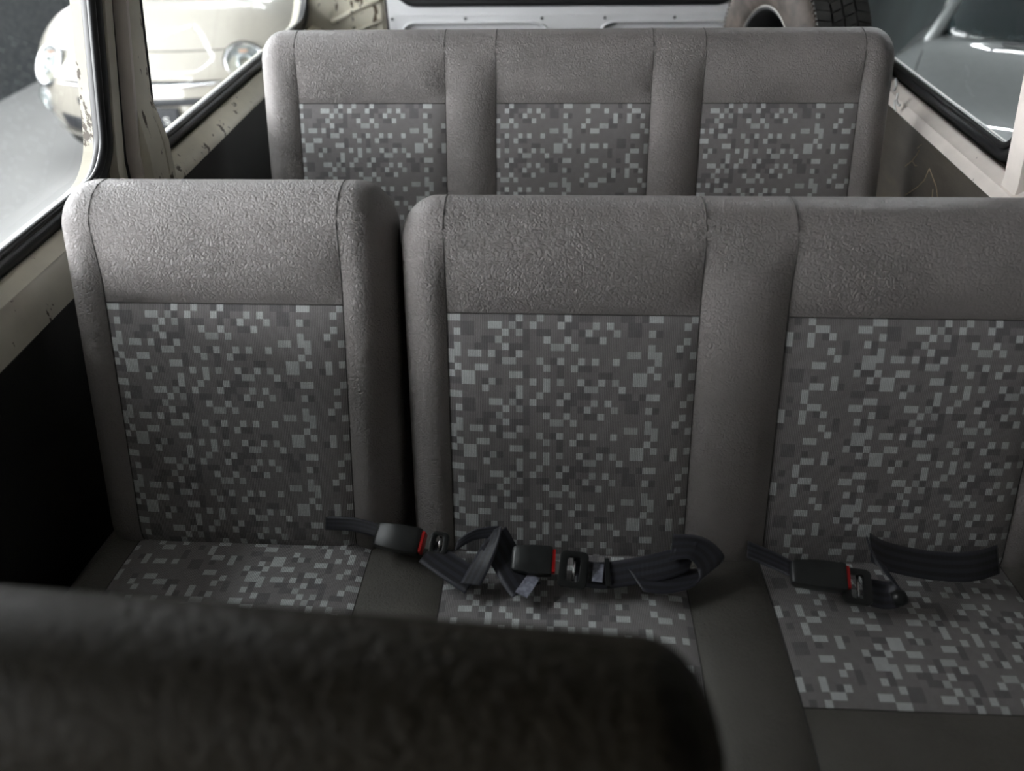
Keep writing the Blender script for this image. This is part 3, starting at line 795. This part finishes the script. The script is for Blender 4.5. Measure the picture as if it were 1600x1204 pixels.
class Car:
    def __init__(s, root, V, Fs): s.root = root; s.bvh = BVHTree.FromPolygons([tuple(v) for v in V], Fs)
    def hit(s, x, z, o=0): 
        p, n, i, d = s.bvh.ray_cast(Vector((x, -2, z)), Vector((0, 1, 0)))
        if p is None: return Vector((x, .6, z)), Vector((0, -1, 0))
        if n.y > 0: n = -n
        return p+n*o, n
    def top(s, x, y, o=0):
        p, n, i, d = s.bvh.ray_cast(Vector((x, y, 4)), Vector((0, 0, -1)))
        if n.z < 0: n = -n
        return p+n*o, n
    def patch(s, name, f, na, nb, mat, parent, o=.004, by='f'):
        V = []; Fs = []
        for j in range(nb+1):
            for i in range(na+1):
                x, z = f(i/na, j/nb); V.append((s.hit if by == 'f' else s.top)(x, z, o)[0])
        Fs = [(j*(na+1)+i, j*(na+1)+i+1, (j+1)*(na+1)+i+1, (j+1)*(na+1)+i) for j in range(nb) for i in range(na)]
        return make(name, V, Fs, mat, parent, smooth=True, world=False, solid=.006)
    def line(s, name, pts, r, mat, parent, o=0, by='f'):
        return tube(name, [(s.hit if by == 'f' else s.top)(a, b, o)[0] for a, b in pts], r, mat, parent, 6, world=False)
def wheel(root, x, y, r=.29, wd=.18):
    sgn = 1 if x > 0 else -1
    wv = make('wheel', *lathe_geo([(0, wd/2-.04), (.12, wd/2-.03), (r-.10, wd/2-.01), (r-.02, wd/2), (r, wd/2-.03), (r, -wd/2+.03), (r-.03, -wd/2), (0, -wd/2)], 40, (x, y, r), (sgn, 0, 0)), M['tyre'], root, smooth=True, world=False)
    make('hub_cap', *lathe_geo([(0, wd/2+.004), (.06, wd/2+.002), (r-.12, wd/2-.006), (r-.10, wd/2-.02)], 32, (x, y, r), (sgn, 0, 0)), M['chrome'], wv, smooth=True, world=False)

def car_body(root, L, Wd, zb, ztop, wtab, radii, plan, mat, lean, cabin, cab_mat):
    V, Fs = rounded_box_geo(L, Wd, 1.0, radii)
    def dfm(p):
        y = p.y; x = p.x*lerp_tab(wtab, y); u = p.z
        z = zb+u*(lerp_tab(ztop, y)-zb)
        k = max(0, 1-y/1.1)
        yy = y+k*(plan*abs(p.x/(Wd/2))**2.4 + lean*abs(u-.38)**1.6)
        yy -= max(0, 1-(L-y)/.8)*.18*abs(p.x/(Wd/2))**2.2
        # body side tucks in towards the sill and the shoulder
        x *= 1-.10*max(0, u-.55)**2*3-.05*max(0, .3-u)
        z -= .05*(abs(p.x)/(Wd/2))**2.5*max(0, u-.6)/.4
        return Vector((x, yy, z))
    V = [dfm(v) for v in V]
    body = make('body', V, Fs, mat, root, smooth=True, world=False)
    C = Car(root, V, Fs)
    y0, y1, wc, zc0, zc1, slope_f, slope_r = cabin
    Vc, Fc = rounded_box_geo(y1-y0, wc, 1.0, (.16, .3, .22), (24, 40, 16))
    def dc(p):
        u = p.z; Lc = y1-y0; y = p.y
        fy = y/Lc; yy = y0+y+(1-fy)*slope_f*u-fy*slope_r*u
        x = p.x*(1-.20*u); 
        yy += (1-fy)*.12*(abs(p.x)/(wc/2))**2
        return Vector((x, yy, zc0+u*(zc1-zc0)))
    Vd = [dc(v) for v in Vc]
    # glasshouse faces: roof band painted, the rest glass
    roof = [f for f in Fc if sum(Vc[i].z for i in f)/4 > .90]; gl = [f for f in Fc if sum(Vc[i].z for i in f)/4 <= .90]
    cb = make('glasshouse', Vd, gl, cab_mat, root, smooth=True, world=False); make('roof', Vd, roof, mat, root, smooth=True, world=False)
    for s in (-1, 1):      # A pillars and window posts
        def cp(fx, fy, u): return dc(Vector((s*fx*wc/2, fy*(y1-y0), u)))+Vector((s*.004, -.004, .004))
        tube('windscreen_post', [cp(.93, .035, u) for u in (.02, .3, .6, .93)], .032, mat, root, 8, flat=.6, world=False)
        tube('door_post', [cp(.985, .45, u) for u in (.02, .3, .6, .93)], .035, M['car_black'], root, 8, flat=.5, world=False)
    return C, body, dc

# ---- small ivory hatchback on the left
fi = thing('hatchback_car', 'small rounded ivory hatchback parked nose-on beyond the left windows', 'car', (-2.31, 4.11, 0))
CF, fbody, fdc = car_body(fi, 3.5, 1.67, .20, [(0, .78), (.5, .92), (1.1, 1.0), (1.6, 1.0), (3.5, .98)], [(0, .98), (.8, 1.0), (3.5, 1.0)],
                     (.34, .34, .34), .30, M['fiat'], .22, (.82, 3.42, 1.42, .93, 1.49, .62, .35), M['car_glass'])
for x, y in ((-.70, .74), (.70, .74), (-.70, 3.0), (.70, 3.0)): wheel(fi, x, y)
def lamp(C, root, x, z, r, nm='headlamp', orange=True):
    p, n = C.hit(x, z); n = (n+Vector((0, -.25, 0))).normalized()
    o = make(nm, *lathe_geo([(r*1.06, -.05), (r*1.06, .006), (r, .012), (r*.93, .008), (r*.90, -.010)], 40, p, n), M['chrome'], root, smooth=True, world=False)
    make('gasket', *lathe_geo([(r*1.09+.005*math.cos(a), .002+.005*math.sin(a)) for a in [2*pi*k/8 for k in range(8)]], 40, p, n, True), M['car_black'], o, smooth=True, world=False)
    make('lens', *lathe_geo([(r*.93, .006), (r*.75, .022), (r*.45, .034), (0, .040)], 40, p, n), M['glass'], o, smooth=True, world=False)
    make('reflector', *lathe_geo([(r*.92, .004), (r*.70, -.006), (r*.48, -.004), (r*.46, .012), (r*.34, .012), (r*.32, -.01), (0, -.016)], 40, p, n), M['lamp_lens'], o, smooth=True, world=False)
    if orange:
        up_ = Vector((0, 0, 1))-n*n.z; up_.normalize()
        vs, fs = box_geo(p+n*.008+up_*r*.62, (r*.42, .006, r*.14), None); make('indicator', vs, fs, M['lamp_orange'], o, bev=.004, world=False)
    return o
for s in (-1, 1):
    lamp(CF, fi, s*.575, .655, .112); lamp(CF, fi, s*.655, .475, .064, 'fog_lamp', False)
    CF.patch('moustache_trim', lambda a, b, s=s: (s*(.07+.43*a), .582+(b-.5)*.024*(1-a)**.6+.004*a), 14, 2, M['chrome'], fi, .008)
    CF.patch('moustache_gap', lambda a, b, s=s: (s*(.07+.40*a), .599+(b-.5)*.026*(1-a)**.6), 14, 2, M['car_black'], fi, .005)
CF.line('bonnet_gap', [(-.50+1.0*k/30, .735-.010*(abs(-.5+k/30)*2)**2) for k in range(31)], .0035, M['car_black'], fi, .0)
CF.patch('upper_slot', lambda a, b: (-.37+.74*a, .505+(b-.5)*.036), 20, 2, M['mesh'], fi, .006)
CF.patch('lower_grille', lambda a, b: (-.52+1.04*a, .335+(b-.5)*.12*(1-.30*abs(2*a-1)**2)+.05*abs(2*a-1)**2), 24, 6, M['mesh'], fi, .006)
CF.patch('bumper_lip', lambda a, b: (-.62+1.24*a, .245+(b-.5)*.05+.06*abs(2*a-1)**2), 24, 3, M['fiat'], fi, .02)
pp, pn = CF.hit(0, .42)
plate = box('number_plate', (0, pp.y-.022, .42), (.44, .016, .12), M['mesh'], fi, bev=.004, world=False)
box('plate_frame', (0, pp.y-.016, .42), (.46, .012, .135), M['car_black'], plate, bev=.004, world=False)
cv = bpy.data.curves.new('plate_letter', 'FONT'); cv.body = 'S'; cv.size = .055; cv.align_x = 'CENTER'; cv.extrude = .001
tmp = bpy.data.objects.new('plate_letter_source', cv); COL.objects.link(tmp)
dg = bpy.context.evaluated_depsgraph_get(); me = bpy.data.meshes.new_from_object(tmp.evaluated_get(dg)); COL.objects.unlink(tmp); bpy.data.objects.remove(tmp)
me.transform(Matrix.Translation((.150, pp.y-.0312, .402)) @ Matrix.Rotation(pi/2, 4, 'X') @ Matrix.Scale(1.5, 4, (1, 0, 0)))
me.materials.clear(); me.materials.append(M['white']); lt = bpy.data.objects.new('plate_letter', me); COL.objects.link(lt); lt.parent = plate

# ---- silver grey car on the right
sv = thing('saloon_car', 'silver grey car with sloping windscreen parked beyond the right window', 'car', (1.62, 2.28, 0), math.radians(-32))
CS, sbody, sdc = car_body(sv, 4.1, 1.70, .20, [(0, .70), (.35, .80), (1.2, .97), (1.7, .98), (4.1, .96)], [(0, .94), (.9, 1.0), (4.1, .98)],
                     (.22, .30, .20), .22, M['silver'], .12, (.98, 3.7, 1.46, .90, 1.45, .95, .6), M['car_glass'])
for x, y in ((-.74, .85), (.74, .85), (-.74, 3.3), (.74, 3.3)): wheel(sv, x, y, .31)
for s in (-1, 1):
    lamp(CS, sv, s*.60, .60, .10)
    CS.line('bonnet_gap', [(s*(.60+.08*k/20), .25+.80*k/20) for k in range(21)], .003, M['car_black'], sv, 0, 't')
    V = [sdc(Vector((s*.73, .10, .35)))+Vector((s*.05, .02, -.05))]
    vs, fs = rounded_box_geo(.12, .20, .13, (.05, .05, .05), (8, 8, 8))
    make('door_mirror', [v+V[0]+Vector((s*.06, 0, 0)) for v in vs], fs, M['silver'], sv, smooth=True, world=False)
CS.patch('grille', lambda a, b: (-.40+.80*a, .47+(b-.5)*.16), 20, 4, M['mesh'], sv, .006)
for s in (-1, 1):      # wipers
    tube('wiper', [sdc(Vector((s*.1+x, .012, .10+.03*x)))+Vector((0, -.015, .015)) for x in (-.3, -.1, .1, .3)], .008, M['car_black'], sv, 6, world=False)

# ================================================================== THE HALL OUTSIDE
g = box('ground', (0, 3.5, -.03), (22, 22, .06), M['ground']); meta(g, 'polished light grey showroom floor', kind='structure')
hw = box('wall_left', (-4.45, 6.0, .62), (.15, 13, 1.24), M['hall_wall']); meta(hw, 'dark grey rough partition wall beyond the hatchback', kind='structure')
hb = box('wall_back', (1.0, 10.5, 1.65), (16, .15, 3.3), M['hall_green']); meta(hb, 'dark green grey showroom wall far behind the van', kind='structure')
hr = box('wall_right', (7.2, 3.0, 1.65), (.15, 15, 3.3), M['hall_green']); meta(hr, 'dark green grey showroom wall beyond the silver car', kind='structure')
hp = box('wall_partition', (2.45, 6.1, .72), (.12, 4.6, 1.44), M['hall_green'], rot=Matrix.Rotation(math.radians(-32), 3, 'Z')); meta(hp, 'dark green grey partition beside the silver car', kind='structure')
hf = box('wall_front', (2.2, -2.3, 1.65), (10, .15, 3.3), M['hall_wall']); meta(hf, 'unseen dark grey wall added to keep light off the windscreen', kind='structure')  # out-of-view wall, added so little light comes in through the windscreen
hc = box('ceiling', (.4, 2.5, 3.40), (13.8, 16, .1), M['hall_ceiling']); meta(hc, 'unseen grey showroom ceiling, stretched leftwards to cut high light', kind='structure')  # unseen slab, its left reach set so only low light enters the van

# LED tubes hung in a honeycomb
led0 = None
def led(a, b, z=3.1):
    global led0
    a = Vector((*a, z)); b = Vector((*b, z)); d = b-a; L = d.length*.9
    if led0 is None:
        led0 = thing('tube_light', 'white LED tube of the honeycomb lights over the showroom', 'lamp', (0, 0, 0), group='honeycomb LED tubes')
        box('diffuser', (0, 0, 0), (1, .018, .018), M['led'], led0, world=False); box('housing', (0, 0, .03), (1.02, .045, .03), M['dark_steel'], led0, world=False)
        o = led0
    else:
        o = led0.copy(); COL.objects.link(o)
        for ch in led0.children:
            c = ch.copy(); COL.objects.link(c); c.parent = o
    o.location = (a+b)/2; o.scale = (L, 1, 1); o.rotation_euler = (0, 0, math.atan2(d.y, d.x))
def hexa(cx, cy, r, skip=()):
    p = [(cx+r*math.cos(math.radians(60*k+15)), cy+r*math.sin(math.radians(60*k+15))) for k in range(6)]
    for k in range(6):
        if k not in skip: led(p[k], p[(k+1) % 6])
hexa(-3.1, 1.5, 1.0); hexa(-2.9, 3.9, 1.0); hexa(-2.6, 7.4, 1.0)
hexa(4.0, 6.6, .9); hexa(4.6, 8.6, .9)
